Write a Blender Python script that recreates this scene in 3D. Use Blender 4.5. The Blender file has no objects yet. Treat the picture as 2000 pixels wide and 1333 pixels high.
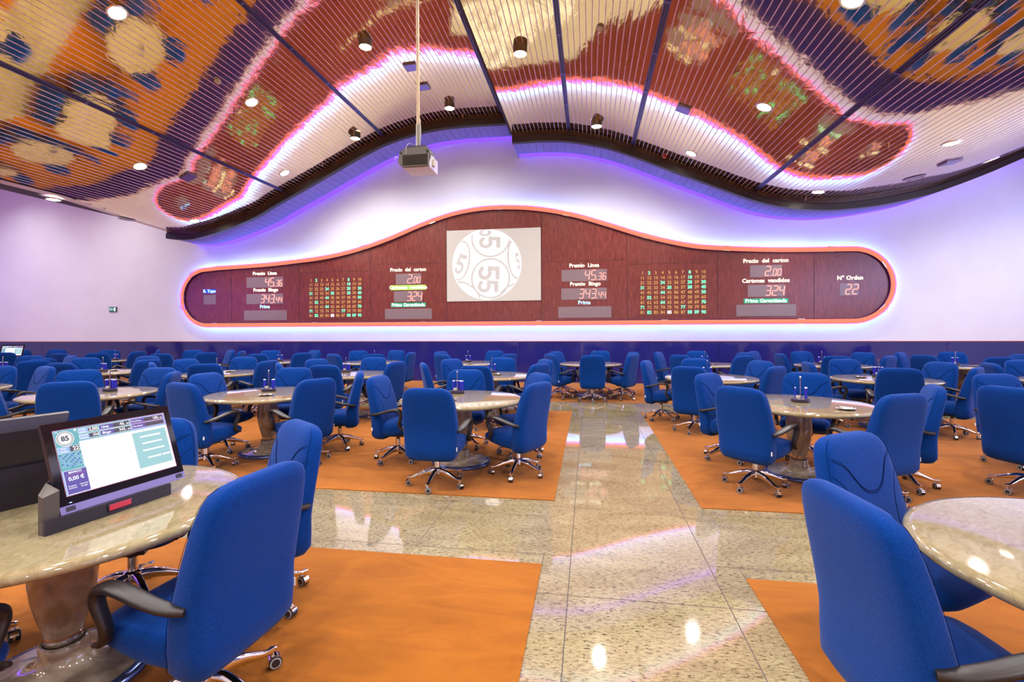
import bpy, math, random
from math import sin, cos, pi, radians as R, atan2, hypot
from mathutils import Vector, Matrix
random.seed(7)
sc = bpy.context.scene
col = sc.collection
# ---------------------------------------------------------------- camera
YAW = 0.15772          # camera looks a little to the left of the wall's normal
cam_d = bpy.data.cameras.new('camera'); cam = bpy.data.objects.new('camera', cam_d); col.objects.link(cam)
cam_d.sensor_width = 36; cam_d.lens = 940/2000*36; cam_d.shift_y = -0.0119; cam_d.clip_start = .05
roll = 0.0047
Rv = Vector((cos(YAW), sin(YAW), 0)); Fv = Vector((-sin(YAW), cos(YAW), 0)); Zv = Vector((0,0,1))
cr = Rv*cos(roll) - Zv*sin(roll); cu = Rv*sin(roll) + Zv*cos(roll)
cam.matrix_world = Matrix((( cr.x, cu.x, -Fv.x, 0), (cr.y, cu.y, -Fv.y, 0), (cr.z, cu.z, -Fv.z, 1.6), (0,0,0,1)))
sc.camera = cam
# ---------------------------------------------------------------- world, exposure
w = bpy.data.worlds.new('world'); sc.world = w; w.use_nodes = True
w.node_tree.nodes['Background'].inputs[0].default_value = (.8,.75,1,1)
w.node_tree.nodes['Background'].inputs[1].default_value = .3
vs = sc.view_settings; vs.view_transform = 'Standard'; vs.look = 'None'; vs.gamma = 1; vs.use_curve_mapping = False
vs.exposure = 0.32
cy = sc.cycles
cy.use_denoising = True
cy.use_adaptive_sampling = True; cy.adaptive_threshold = .09; cy.adaptive_min_samples = 12
cy.max_bounces = 6; cy.diffuse_bounces = 3; cy.glossy_bounces = 4; cy.transmission_bounces = 2
cy.sample_clamp_indirect = 6; cy.blur_glossy = .6; cy.caustics_reflective = False; cy.caustics_refractive = False
LAMP_W = 340.0         # each ceiling downlight
LAMP_COL = (1, .95, .95)
HALO = 11.5            # LED strip behind the display board
COVE = 1.3             # violet cove along the back wall
DISC = 40.0
WASH = 11.0             # cool light on the right wall, added violet panel on the unseen left wall
# ---------------------------------------------------------------- materials
def mat(name, base=(.8,.8,.8), rough=.5, metal=0, emit=None, es=1, spec=.5, coat=0, sheen=0):
    m = bpy.data.materials.new(name); m.use_nodes = True; b = m.node_tree.nodes['Principled BSDF']
    b.inputs['Base Color'].default_value = (*base,1); b.inputs['Roughness'].default_value = rough
    b.inputs['Metallic'].default_value = metal; b.inputs['Specular IOR Level'].default_value = spec
    b.inputs['Coat Weight'].default_value = coat; b.inputs['Coat Roughness'].default_value = .04
    b.inputs['Sheen Weight'].default_value = sheen
    if emit: b.inputs['Emission Color'].default_value = (*emit,1); b.inputs['Emission Strength'].default_value = es
    return m
def nodes(m): return m.node_tree.nodes, m.node_tree.links, m.node_tree.nodes['Principled BSDF']
def noise(m, scale=5, detail=4, stretch=(1,1,1), rough=.6, dist=0, obj=True):
    n, l, b = nodes(m)
    tc = n.new('ShaderNodeTexCoord'); mp = n.new('ShaderNodeMapping'); t = n.new('ShaderNodeTexNoise')
    mp.inputs['Scale'].default_value = stretch
    l.new(tc.outputs['Object'], mp.inputs[0]); l.new(mp.outputs[0], t.inputs['Vector'])
    t.inputs['Scale'].default_value = scale; t.inputs['Detail'].default_value = detail; t.inputs['Roughness'].default_value = rough
    t.inputs['Distortion'].default_value = dist
    return t
def ramp(m, src, stops, target='Base Color'):
    n, l, b = nodes(m); r = n.new('ShaderNodeValToRGB'); e = r.color_ramp.elements
    while len(e) < len(stops): e.new(.5)
    for el, (p, c) in zip(e, stops): el.position = p; el.color = (*c, 1)
    l.new(src, r.inputs[0])
    if target: l.new(r.outputs[0], b.inputs[target])
    return r
def bump(m, src, strength=.2, dist=.01):
    n, l, b = nodes(m); bp = n.new('ShaderNodeBump'); bp.inputs['Strength'].default_value = strength; bp.inputs['Distance'].default_value = dist
    l.new(src, bp.inputs['Height']); l.new(bp.outputs[0], b.inputs['Normal'])
M = {}
m = M['fabric'] = mat('blue_fabric', (.012,.09,.42), .85, spec=.03, sheen=.17)
t = noise(m, 260, 2); ramp(m, t.outputs[0], [(.3,(.0014,.025,.155)), (.7,(.0042,.053,.275))]); bump(m, t.outputs[0], .25, .002)
_b=m.node_tree.nodes['Principled BSDF']; _b.inputs['Sheen Tint'].default_value=(.55,.60,1,1); _b.inputs['Sheen Roughness'].default_value=.5
M['seam'] = mat('dark_blue_thread', (.001,.008,.055), .9, spec=.1)
M['arm'] = mat('black_armrest_plastic', (.018,.014,.013), .38)
M['chrome'] = mat('polished_chrome', (.82,.80,.80), .09, 1)
M['wheel'] = mat('dark_caster_rubber', (.03,.026,.028), .4)
M['rim'] = mat('grey_caster_rim', (.55,.54,.52), .4)
M['white'] = mat('white_tag', (.85,.85,.85), .5)
m = M['marble'] = mat('cream_marble', (.7,.6,.42), .07, spec=.55, coat=.5)
t = noise(m, 13, 8, (1,1.9,1), .66, 1.4); ramp(m, t.outputs[0], [(.28,(.24,.175,.085)), (.45,(.31,.24,.125)), (.58,(.355,.285,.16)), (.78,(.43,.365,.225))])
m = M['pedestal'] = mat('brown_veined_marble', (.5,.4,.3), .08, spec=.55, coat=.5)
t = noise(m, 6, 6, (1,1,.8), .6, 1.2); ramp(m, t.outputs[0], [(.3,(.25,.165,.10)), (.5,(.37,.285,.195)), (.7,(.48,.405,.31))])
M['blue_metal'] = mat('blue_grey_base_rim', (.10,.14,.34), .2, .7)
m = M['granite'] = mat('polished_granite', (.6,.48,.3), .045, spec=.8, coat=.6)
t = noise(m, 70, 5, (.42,1.25,1), .82, .5); r1 = ramp(m, t.outputs[0], [(.35,(.025,.018,.018)), (.41,(.16,.115,.065)), (.47,(.39,.305,.165)), (.68,(.52,.43,.255))], None)
n_, l_, b_ = nodes(m); t2 = noise(m, 2.2, 5, (.5,1.3,1), .6, 1.5)
r2 = ramp(m, t2.outputs[0], [(.3,(.70,.66,.62)), (.65,(1,1,1))], None)
mx = n_.new('ShaderNodeMix'); mx.data_type = 'RGBA'; mx.blend_type = 'MULTIPLY'; mx.inputs[0].default_value = 1
l_.new(r1.outputs[0], mx.inputs[6]); l_.new(r2.outputs[0], mx.inputs[7]); l_.new(mx.outputs[2], b_.inputs['Base Color'])
M['grout'] = mat('dark_tile_joint', (.07,.05,.05), .5)
m = M['carpet'] = mat('orange_carpet', (.80,.24,.03), .95, spec=.1, sheen=.1)
t = noise(m, 420, 2); t2 = noise(m, 2.6, 6, (.6,1.7,1), .68, 1.2); n_, l_, b_ = nodes(m)
ra = ramp(m, t.outputs[0], [(.3,(.30,.087,.004)), (.7,(.455,.143,.010))], None); rb = ramp(m, t2.outputs[0], [(.32,(.76,.72,.70)), (.62,(1,1,1))], None)
mx = n_.new('ShaderNodeMix'); mx.data_type = 'RGBA'; mx.blend_type = 'MULTIPLY'; mx.inputs[0].default_value = 1
l_.new(ra.outputs[0], mx.inputs[6]); l_.new(rb.outputs[0], mx.inputs[7]); l_.new(mx.outputs[2], b_.inputs['Base Color']); bump(m, t.outputs[0], .4, .003)
m = M['wall'] = mat('white_plaster', (.80,.77,.76), .8, spec=.2)
t = noise(m, 1.1, 4, (1,1,1), .5); ramp(m, t.outputs[0], [(.3,(.85,.84,.87)), (.7,(.90,.89,.91))])
M['wainscot'] = mat('navy_gloss_panel', (.020,.020,.17), .09, spec=.5, coat=.3)
M['cap'] = mat('copper_trim', (.75,.26,.16), .25, .6)
m = M['slat'] = mat('mirror_bronze_slat', (.86,.68,.37), .06, 1)
t = noise(m, 1.0, 3, (5,2.0,5), .5, .4); bump(m, t.outputs[0], .30, .012)
M['slatedge'] = mat('glint_slat_edge', (1,.82,.92), .5, 1)  # pale pink colour stands in for bright reflections along the slat edges
M['void'] = mat('dark_ceiling_void', (.05,.03,.07), .8)
M['track'] = mat('dark_track', (.02,.018,.05), .4, .3)
M['trackrail'] = mat('blue_grey_track_rail', (.22,.18,.50), .3, .6)
M['fascia'] = mat('dark_brown_fascia', (.020,.011,.012), .42)
M['fascia2'] = mat('brown_fascia_lip', (.055,.018,.014), .35)
M['soffit'] = mat('violet_shaded_soffit_plank', (.25,.19,.56), .7, spec=.2)  # violet cove light and shade are put into the plank colour
M['cove'] = mat('violet_cove_light', (.08,.04,.3), .6, emit=(.17,.05,.95), es=COVE)
M['margin'] = mat('pale_pink_ceiling_margin', (.62,.46,.44), .35, .3)
m = M['board'] = mat('mahogany_panel', (.20,.035,.03), .24, spec=.6)
t = noise(m, 20, 6, (1,1,.18), .7, .3); ramp(m, t.outputs[0], [(.3,(.14,.024,.024)), (.55,(.22,.045,.036)), (.75,(.30,.076,.048))])
M['groove'] = mat('dark_panel_joint', (.03,.008,.012), .6)
M['neon'] = mat('salmon_light_tube', (.30,.05,.03), .5, emit=(1,.26,.15), es=.78, spec=.1)
M['tuberim'] = mat('violet_tube_rim', (.12,.03,.22), .15, .5)
M['rim_led'] = mat('violet_rim_led', (.1,.03,.3), .4, emit=(.40,.05,1.0), es=3.6)
M['halo_c'] = mat('cyan_led_strip', (.5,.8,1), .5, emit=(.10,.72,.86), es=HALO*1.35)
M['halo_v'] = mat('violet_led_strip', (.4,.2,1), .5, emit=(.20,.05,1.0), es=HALO*.7)
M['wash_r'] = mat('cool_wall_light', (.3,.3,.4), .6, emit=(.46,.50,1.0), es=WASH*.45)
M['window'] = mat('grey_display_window', (.27,.19,.20), .25)
M['led_red'] = mat('red_led', (.02,.02,.02), .5, emit=(1,.36,.31), es=1.4)
M['led_warm'] = mat('warm_white_letters', (.02,.02,.02), .5, emit=(1,.93,.70), es=1.3)
M['led_blue'] = mat('blue_white_letters', (.02,.02,.02), .5, emit=(.45,.75,1), es=1.3)
M['bluebg'] = mat('blue_backlit_strip', (.02,.05,.4), .5, emit=(.01,.04,.38), es=.8)
M['greenbg'] = mat('green_backlit_strip', (.02,.3,.15), .5, emit=(.0,.17,.08), es=.8)
M['limebg'] = mat('lime_backlit_strip', (.3,.6,.1), .5, emit=(.20,.50,.06), es=.8)
M['led_green'] = mat('green_lit_number', (.02,.02,.02), .5, emit=(.16,1,.48), es=1.3)
M['led_mint'] = mat('mint_letters', (.02,.02,.02), .5, emit=(.72,1,.88), es=1.2)
M['led_white'] = mat('white_lit_number', (.02,.02,.02), .5, emit=(1,.92,.85), es=1.3)
M['amber'] = mat('amber_number', (.30,.15,.04), .5, emit=(.62,.33,.08), es=.55)
M['screen'] = mat('projection_screen_white', (.46,.43,.38), .8, emit=(.85,.76,.66), es=.24)
M['ballwhite'] = mat('bright_projected_white', (.85,.85,.85), .8, emit=(1,1,1), es=.40)
M['ballgrey'] = mat('pale_grey_projection', (.56,.54,.50), .8, emit=(.70,.66,.62), es=.12)
M['lamp'] = mat('lit_lamp_lens', (1,1,1), .5, emit=(1,.93,.78), es=DISC)
M['lamp_rim'] = mat('bright_lamp_rim', (.85,.82,.78), .2, .8)
M['lamp_can'] = mat('dark_olive_lamp_can', (.20,.17,.12), .3, .7)
M['gmetal'] = mat('grey_ceiling_plate', (.30,.24,.36), .4, .4)
M['beige'] = mat('beige_detector_plastic', (.6,.5,.38), .5)
M['redbell'] = mat('red_detector', (.6,.06,.05), .3)
M['proj'] = mat('grey_projector_case', (.15,.14,.115), .5)
M['projwhite'] = mat('glossy_white_projector_cover', (.80,.74,.74), .12)
M['darkglass'] = mat('dark_glossy_glass', (.035,.035,.03), .06)
M['pole'] = mat('tan_painted_pole', (.62,.47,.27), .4)
M['polegrey'] = mat('grey_pole_sleeve', (.32,.30,.24), .4)
M['added_wash'] = mat('added_violet_light', (.1,.05,.3), .6, emit=(.26,.08,1.0), es=WASH*.2)
M['cable'] = mat('pale_cable', (.6,.56,.5), .5)
M['pen'] = mat('blue_pen_plastic', (.03,.03,.50), .25)
M['pencap'] = mat('white_pen_cap', (.85,.85,.9), .4)
M['caddy'] = mat('dark_caddy_base', (.03,.022,.045), .3)
M['steel'] = mat('brushed_steel_tray', (.75,.72,.70), .16, 1)
M['term'] = mat('dark_violet_grey_case', (.024,.018,.028), .42)
M['termgrey'] = mat('grey_brown_case_side', (.085,.07,.058), .45)
M['termband'] = mat('lilac_grey_band', (.22,.18,.38), .3, .3)
M['glass'] = mat('black_monitor_glass', (.008,.007,.012), .05)
M['slotred'] = mat('red_scanner_window', (.3,.01,.02), .15, emit=(.75,.012,.04), es=.28)
M['ui_w'] = mat('ui_white', (.02,.02,.02), .4, emit=(1,1,1), es=.8)
M['ui_teal'] = mat('ui_teal', (.02,.02,.02), .4, emit=(.13,.50,.58), es=.68)
M['ui_pale'] = mat('ui_pale_aqua', (.02,.02,.02), .4, emit=(.36,.68,.72), es=.72)
M['ui_dark'] = mat('ui_dark', (.02,.02,.02), .4, emit=(.035,.03,.06), es=.8)
M['ui_blue'] = mat('ui_violet_blue', (.02,.02,.02), .4, emit=(.09,.06,.42), es=.72)
M['ui_sky'] = mat('ui_sky', (.02,.02,.02), .4, emit=(.32,.52,.95), es=.72)
M['ui_red'] = mat('ui_red', (.02,.02,.02), .4, emit=(.75,.06,.14), es=.72)
M['ledblue'] = mat('blue_status_light', (.2,.4,1), .4, emit=(.3,.45,1), es=3)
M['exitgreen'] = mat('green_exit_sign', (.0,.18,.10), .4, emit=(.0,.16,.09), es=.6)
# ---------------------------------------------------------------- mesh helpers
class MB:
    def __init__(s): s.v=[]; s.f=[]; s.mi=[]; s.mats=[]; s.flat=set()
    def mid(s, m):
        if m not in s.mats: s.mats.append(m)
        return s.mats.index(m)
    def add(s, vs_, fs, m):
        o=len(s.v); s.v+= [tuple(p) for p in vs_]; k=s.mid(m)
        for f in fs: s.f.append([i+o for i in f]); s.mi.append(k)
        return s
    def box(s, x0,x1,y0,y1,z0,z1,m):
        v=[(x0,y0,z0),(x1,y0,z0),(x1,y1,z0),(x0,y1,z0),(x0,y0,z1),(x1,y0,z1),(x1,y1,z1),(x0,y1,z1)]
        return s.add(v,[(3,2,1,0),(4,5,6,7),(0,1,5,4),(1,2,6,5),(2,3,7,6),(3,0,4,7)],m)
    def loft(s, rings, m, cap=True, close=True):
        n=len(rings[0]); v=[p for r in rings for p in r]; f=[]
        for i in range(len(rings)-1):
            for j in range(n if close else n-1):
                a=i*n+j; b=i*n+(j+1)%n; f.append((a,b,b+n,a+n))
        if cap: f.append(tuple(range(n-1,-1,-1))); f.append(tuple(range((len(rings)-1)*n,len(rings)*n)))
        return s.add(v,f,m)
    def lathe(s, prof, m, n=32, c=(0,0), cap=False, sy=1):
        rings=[[(c[0]+r*cos(2*pi*k/n), c[1]+sy*r*sin(2*pi*k/n), z) for k in range(n)] for r,z in prof]
        return s.loft(rings,m,cap)
    def cyl(s, x,y,z0,z1,r,m,n=16,r2=None): return s.lathe([(r,z0),(r if r2 is None else r2,z1)],m,n,(x,y),True)
    def sweep(s, pts, sec, m, up=(1,0,0), cap=True, closed=False):
        # sec(i, t) -> list of (a, b): a along 'side' axis, b along the in-plane normal
        P=[Vector(p) for p in pts]; rings=[]; n=len(P)
        for i,p in enumerate(P):
            a=P[(i-1)%n] if (closed or i>0) else P[i]; b=P[(i+1)%n] if (closed or i<n-1) else P[i]
            T=(b-a).normalized(); U=Vector(up); U=(U-T*U.dot(T)).normalized(); N=T.cross(U)
            rings.append([tuple(p+U*q[0]+N*q[1]) for q in sec(i/(n-1))])
        if closed: rings.append(rings[0])
        return s.loft(rings,m,cap and not closed)
    def merge(s, o, fn=lambda p:p):
        for k,mm in enumerate(o.mats): s.mid(mm)
        off=len(s.v); s.v+=[fn(p) for p in o.v]
        for f,k in zip(o.f,o.mi): s.f.append([i+off for i in f]); s.mi.append(s.mid(o.mats[k]))
        return s
    def mesh(s, name, smooth=True, ang=40):
        me=bpy.data.meshes.new(name); me.from_pydata(s.v,[],s.f)
        for mm in s.mats: me.materials.append(M[mm])
        me.polygons.foreach_set('material_index', s.mi)
        if smooth:
            me.polygons.foreach_set('use_smooth',[True]*len(s.f)); me.set_sharp_from_angle(angle=R(ang))
        me.update(); return me
    def build(s, name, parent=None, smooth=True, ang=40, loc=None, rot=None):
        o=bpy.data.objects.new(name, s.mesh(name,smooth,ang)); col.objects.link(o)
        if parent: o.parent=parent
        if loc: o.location=loc
        if rot: o.rotation_euler=rot
        return o
def empty(name, loc=(0,0,0), rz=0):
    o=bpy.data.objects.new(name,None); col.objects.link(o); o.location=loc; o.rotation_euler=(0,0,rz); o.empty_display_size=.1; return o
def tag(o, label, cat, group=None):
    o['label']=label; o['category']=cat
    if group: o['group']=group
    return o
def struct(o): o['kind']='structure'; return o
KIDS={}
def copy_tree(o, parent=None):
    c=o.copy(); col.objects.link(c)
    if parent: c.parent=parent
    if o.name not in KIDS: KIDS[o.name]=list(o.children)
    for ch in KIDS[o.name]: copy_tree(ch,c)
    return c
def sup(a,b,n,e=3.2):
    # superellipse half sizes a,b
    out=[]
    for k in range(n):
        t=2*pi*k/n; c_,s_=cos(t),sin(t)
        out.append((a*math.copysign(abs(c_)**(2/e),c_), b*math.copysign(abs(s_)**(2/e),s_)))
    return out
def smooth_pts(P, k=4, closed=False):
    # Catmull-Rom
    P=[Vector(p) for p in P]; n=len(P); out=[]
    for i in range(n if closed else n-1):
        p1,p2=P[i],P[(i+1)%n]
        p0=P[(i-1)%n] if (closed or i>0) else p1*2-p2
        p3=P[(i+2)%n] if (closed or i<n-2) else p2*2-p1
        for j in range(k):
            t=j/k
            out.append(.5*((2*p1)+(p2-p0)*t+(2*p0-5*p1+4*p2-p3)*t*t+(3*p1-p0-3*p2+p3)*t**3))
    if not closed: out.append(P[-1])
    return out
def text_mb(s, m, size=.1, align='CENTER', off=0, ext=.002, spacing=1.0, res=3, sx=1):
    # flat lettering in the local x/y plane, turned into mesh faces
    cu_=bpy.data.curves.new('t','FONT'); cu_.body=s; cu_.size=size; cu_.align_x=align; cu_.align_y='CENTER'; cu_.offset=off; cu_.extrude=ext
    cu_.space_character=spacing; cu_.resolution_u=res
    ob=bpy.data.objects.new('t',cu_); me=bpy.data.meshes.new_from_object(ob); b=MB()
    b.add([(v.co.x*sx,v.co.y,v.co.z) for v in me.vertices],[tuple(p.vertices) for p in me.polygons],m)
    bpy.data.objects.remove(ob); bpy.data.meshes.remove(me); bpy.data.curves.remove(cu_)
    return b
# ================================================================ THE SETTING
AL=[(-12.93,4.70),(-12.5,4.65),(-12.1,4.64),(-11.72,4.69),(-10.96,4.87),(-9.91,5.22),(-9.23,5.56),(-8.2,6.04),(-7.25,6.50),(-6.4,6.90),(-5.66,7.19),(-4.58,7.44),(-3.52,7.52),(-2.05,7.50)]
AR=[(-2.05,6.97),(-1.16,6.96),(-.38,6.88),(.57,6.64),(1.5,6.26),(2.3,5.9),(3.18,5.52),(4.0,5.16),(4.54,4.97),(5.1,4.84),(5.8,4.77),(6.4,4.78),(7.19,4.86),(8.04,5.02),(8.57,5.18),(9.37,5.48),(10.2,5.84),(11.2,6.25),(12.5,6.7)]
DL=[(p.x,p.y) for p in smooth_pts([(x,z,0) for x,z in AL],8)]
DR=[(p.x,p.y) for p in smooth_pts([(x,z,0) for x,z in AR],8)]
def zat(D,x):
    if x<=D[0][0]: return D[0][1]
    for (x0,z0),(x1,z1) in zip(D,D[1:]):
        if x0<=x<=x1: return z0+(z1-z0)*(x-x0)/(x1-x0)
    return D[-1][1]
def zceil(x): return zat(DL if x<-2.05 else DR,x)
def slope(x): return atan2(zceil(x+.05)-zceil(x-.05),.1) if not (-2.15<x<-1.95) else 0
YF=13.16; YW=14.3; YB=-8.0; XL=-23.0; XR=12.2
# floor: polished granite with flush orange carpets
f=MB(); f.box(XL,XR,YB,YW,-.05,0,'granite')
def seam(x0,x1,y0,y1): f.add([(x0,y0,.0008),(x1,y0,.0008),(x1,y1,.0008),(x0,y1,.0008)],[(0,1,2,3)],'grout')
for x in (-.13,.79): seam(x-.0025,x+.0025,YB,10.56)
for y in (-2.3,-1,.3,1.6,2.90,4.33,5.62,6.93,8.23,9.49): seam(-.13,.79,y-.002,y+.002)
for y in (1.6,2.9,5.0,6.1,7.4,8.7): seam(-.32,-.13,y-.002,y+.002); seam(.79,.98,y-.002,y+.002)
for y in (3.40,4.33,9.49,10.42): seam(XL,-.13,y-.002,y+.002); seam(.79,XR,y-.002,y+.002)
for k in range(0,9): seam(-1.27-1.22*k,-1.266-1.22*k,3.40,4.33); seam(-1.27-1.22*k,-1.266-1.22*k,9.49,10.42); seam(1.95+1.22*k,1.954+1.22*k,3.40,4.33); seam(1.95+1.22*k,1.954+1.22*k,9.49,10.42)
for x in (-.32,.98):
    for a,b in ((3.25,3.40),(4.33,4.47),(9.33,9.49)): seam(x-.002,x+.002,a,b)
struct(f.build('floor',smooth=False))
for x0,x1,y0,y1 in ((XL,-.32,YB,3.25),(.98,XR,YB,3.25),(XL,-.32,4.47,9.33),(.98,XR,4.47,9.40),(XL,XR,10.58,YW)):
    struct(MB().box(x0,x1,y0,y1,.0005,.007,'carpet').build('floor',smooth=False))
# walls
struct(MB().box(XL,XR,YW,YW+.2,0,8.4,'wall').build('wall_back',smooth=False))
struct(MB().box(XL-.2,XL,YB,YW,0,8.4,'wall').build('wall_left',smooth=False))
struct(MB().box(XR,XR+.2,YB,YW,0,8.4,'wall').build('wall_right',smooth=False))
struct(MB().box(XL,XR,YB-.2,YB,0,8.4,'wall').build('wall_front',smooth=False))
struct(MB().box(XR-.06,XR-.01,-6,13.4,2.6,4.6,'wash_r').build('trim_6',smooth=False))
struct(MB().box(XL+.01,XL+.06,-6,12.5,2.2,4.6,'added_wash').build('added_light_panel',smooth=False))  # glowing panel added out of view to tint the board's left end violet
struct(MB().box(XL,XR,YB,YW+.2,8.4,8.6,'wall').build('ceiling',smooth=False))
# glossy navy wainscot in panels, with a thin copper cap
wn=MB(); x=XL+.01
while x<XR-.01:
    x1=min(x+1.9,XR-.01); wn.box(x,x1-.006,YW-.025,YW,.0,1.215,'wainscot'); x=x1
struct(wn.build('trim_1',smooth=False))
struct(MB().box(XL,XR,YW-.035,YW,1.215,1.232,'cap').build('trim_2',smooth=False))
# wavy ceiling of bright metal slats
def arc_points(D,pitch,xa,xb):
    pts=[(x,z) for x,z in D if xa<x<xb]; zi=lambda q:zat(D,q)
    pts=[(xa,zi(xa))]+pts+[(xb,zi(xb))]
    L=sum(hypot(b[0]-a[0],b[1]-a[1]) for a,b in zip(pts,pts[1:])); n=max(1,round(L/pitch)); step=L/n; out=[pts[0]]; acc=0; nxt=step
    for a,b in zip(pts,pts[1:]):
        d=hypot(b[0]-a[0],b[1]-a[1])
        while acc+d>=nxt-1e-9 and len(out)<n+1:
            t=(nxt-acc)/d; out.append((a[0]+(b[0]-a[0])*t,a[1]+(b[1]-a[1])*t)); nxt+=step
        acc+=d
    if len(out)<n+1: out.append(pts[-1])
    return out
def slats(D,pitch,xa,xb,y0,y1,m,me,dz=0,lip=.013,gap=.001,name='ceiling'):
    P=arc_points(D,pitch,xa,xb); b=MB()
    for (ax,az),(bx,bz) in zip(P,P[1:]):
        L=hypot(bx-ax,bz-az); d=((bx-ax)/L,(bz-az)/L); u=(-d[1],d[0])
        q=[(ax+d[0]*gap*.5+u[0]*lip,az+d[1]*gap*.5+u[1]*lip),(ax+d[0]*(gap*.5+lip*.55),az+d[1]*(gap*.5+lip*.55)),
           (bx-d[0]*(gap*.5+lip*.55),bz-d[1]*(gap*.5+lip*.55)),(bx-d[0]*gap*.5+u[0]*lip,bz-d[1]*gap*.5+u[1]*lip)]
        ys=y0
        if callable(y0): ys=y0((ax+bx)/2)
        for k,mm in ((0,me),(1,m),(2,me)):
            (x0,z0),(x1,z1)=q[k],q[k+1]
            b.add([(x0,ys,z0+dz),(x1,ys,z1+dz),(x1,y1,z1+dz),(x0,y1,z0+dz)],[(0,3,2,1)],mm)
    return b.build(name,smooth=False)
TR=[-8.9,-5.78,-2.32]; TRR=[-.5,1.17,4.2]
def ystart(x): return YB if x>-11.75 else 9.2+(-11.75-x)/.9*3.8
TW=.045
edges=[-12.62]+TR+[-2.05]
for a,b in zip(edges,edges[1:]):
    struct(slats(DL,.108,a+(TW if a in TR else 0),b-(TW if b in TR else 0),ystart if a<-12 else YB,13.07,'slat','slatedge'))
edges=[-2.05]+TRR+[9.6,12.15]
for a,b in zip(edges,edges[1:]):
    struct(slats(DR,.108,a+(TW if a in TRR else 0),b-(TW if b in TRR else 0),YB,13.07,'slat','slatedge'))
def strip(D,y0,y1,z0,z1,m,b=None,xmin=-99,xmax=99):
    b=b or MB(); P=[p for p in D if xmin<=p[0]<=xmax]
    b.loft([[(x,y0,z+z0),(x,y1,z+z0),(x,y1,z+z1),(x,y0,z+z1)] for x,z in P],m); return b
bk=MB(); strip(DL,YB,13.1,.07,.10,'void',bk); strip(DR,YB,13.1,.07,.10,'void',bk); bk.box(-2.10,-2.05,YB,13.1,6.95,7.6,'void')
struct(bk.build('ceiling',smooth=False))
# plain margin along the left end of the slats
mg=MB(); Y3=[YB,9.2,13.1]; xs=[-11.75,-11.75,-12.67]; xe=[-12.12,-12.12,-12.93]
zi_=[zat(DL,x)-.006 for x in xs]; ze_=[z+.012 for z in zi_]
mg.add([(x,y,z) for x,y,z in zip(xs,Y3,zi_)]+[(x,y,z) for x,y,z in zip(xe,Y3,ze_)],[(0,3,4,1),(1,4,5,2)],'margin')
mg.add([(x+.012,y,z-.003) for x,y,z in zip(xs,Y3,zi_)]+[(x-.008,y,z-.003) for x,y,z in zip(xs,Y3,zi_)],[(0,3,4,1),(1,4,5,2)],'void')
mg.add([(x,y,z) for x,y,z in zip(xe,Y3,ze_)]+[(x,y,z+.05) for x,y,z in zip(xe,Y3,ze_)],[(0,3,4,1),(1,4,5,2)],'margin')
struct(mg.build('ceiling',smooth=False))
# dark tracks running towards the back wall
for x in TR+TRR:
    z=zceil(x); a=slope(x) if x!=-2.32 else 0; t=MB()
    t.box(-.042,.042,YB,13.0,.012,.05,'track')
    for s_ in (-1,1): t.box(s_*.040-.006,s_*.040+.006,YB,13.0,-.004,.05,'trackrail')
    t.box(-.005,.005,YB,13.0,.0,.03,'trackrail')
    y=YB+.5
    while y<12.6: t.box(-.038,.038,y,y+.03,-.002,.02,'trackrail'); y+=1.35
    struct(t.build('trim_3',smooth=False,loc=(x,0,z),rot=(0,-a,0)))
# dark fascia and the soffit behind it
for D in (DL,DR):
    b=MB(); strip(D,13.08,13.16,-.075,.14,'fascia2',b); strip(D,13.05,13.2,-.245,-.092,'fascia',b); strip(D,13.10,13.15,-.095,-.07,'void',b)
    struct(b.build('trim_4',ang=30))
    x0,x1=D[0][0],D[-1][0]
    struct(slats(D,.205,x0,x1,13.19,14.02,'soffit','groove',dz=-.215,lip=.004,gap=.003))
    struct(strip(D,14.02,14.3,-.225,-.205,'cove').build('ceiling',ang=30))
struct(MB().box(-2.06,-2.0,13.1,14.3,6.74,7.4,'soffit').build('trim_5',smooth=False))
# flat lower ceiling beyond the left end of the wave
struct(MB().box(XL,-13.05,YB,YW,6.9,7.0,'wall').build('ceiling',smooth=False))

# ================================================================ CEILING FITTINGS
def put(root,x,y,dz=0,a=None):
    root.location=(x,y,zceil(x)+dz); root.rotation_euler=(0,-(slope(x) if a is None else a),0); return root
def bulb(parent,z,e=1):
    l=bpy.data.lights.new('lamp_light','SPOT'); l.energy=LAMP_W*e; l.color=LAMP_COL; l.spot_size=R(150); l.spot_blend=.9; l.shadow_soft_size=.09
    o=bpy.data.objects.new('lamp_light',l); col.objects.link(o); o.parent=parent; o.location=(0,0,z); return o
rec=empty('recessed_downlight')
MB().lathe([(.115,-.004),(.140,-.010),(.146,-.004),(.146,.03)],'lamp_rim',28).build('rim',rec)
MB().lathe([(.0001,-.006),(.06,-.006),(.116,-.003)],'lamp',28).build('lens',rec)
bulb(rec,-.03)
cyl=empty('surface_downlight')
MB().lathe([(.135,.03),(.135,-.02),(.128,-.13),(.120,-.135),(.116,-.115)],'lamp_can',28).build('can',cyl)
MB().lathe([(.0001,-.150),(.06,-.148),(.118,-.122)],'lamp',28).build('lens',cyl)
bulb(cyl,-.18)
first={'r':True,'c':True}
def lamp(kind,x,y,label,e=1):
    src=rec if kind=='r' else cyl
    o=src if first[kind] else copy_tree(src); first[kind]=False
    put(o,x,y,-.002,None if kind=='r' else 0)
    if kind=='c': o.location.z+=.0
    return tag(o,label,'ceiling light','downlights in the slatted metal ceiling')
nth={}
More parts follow.
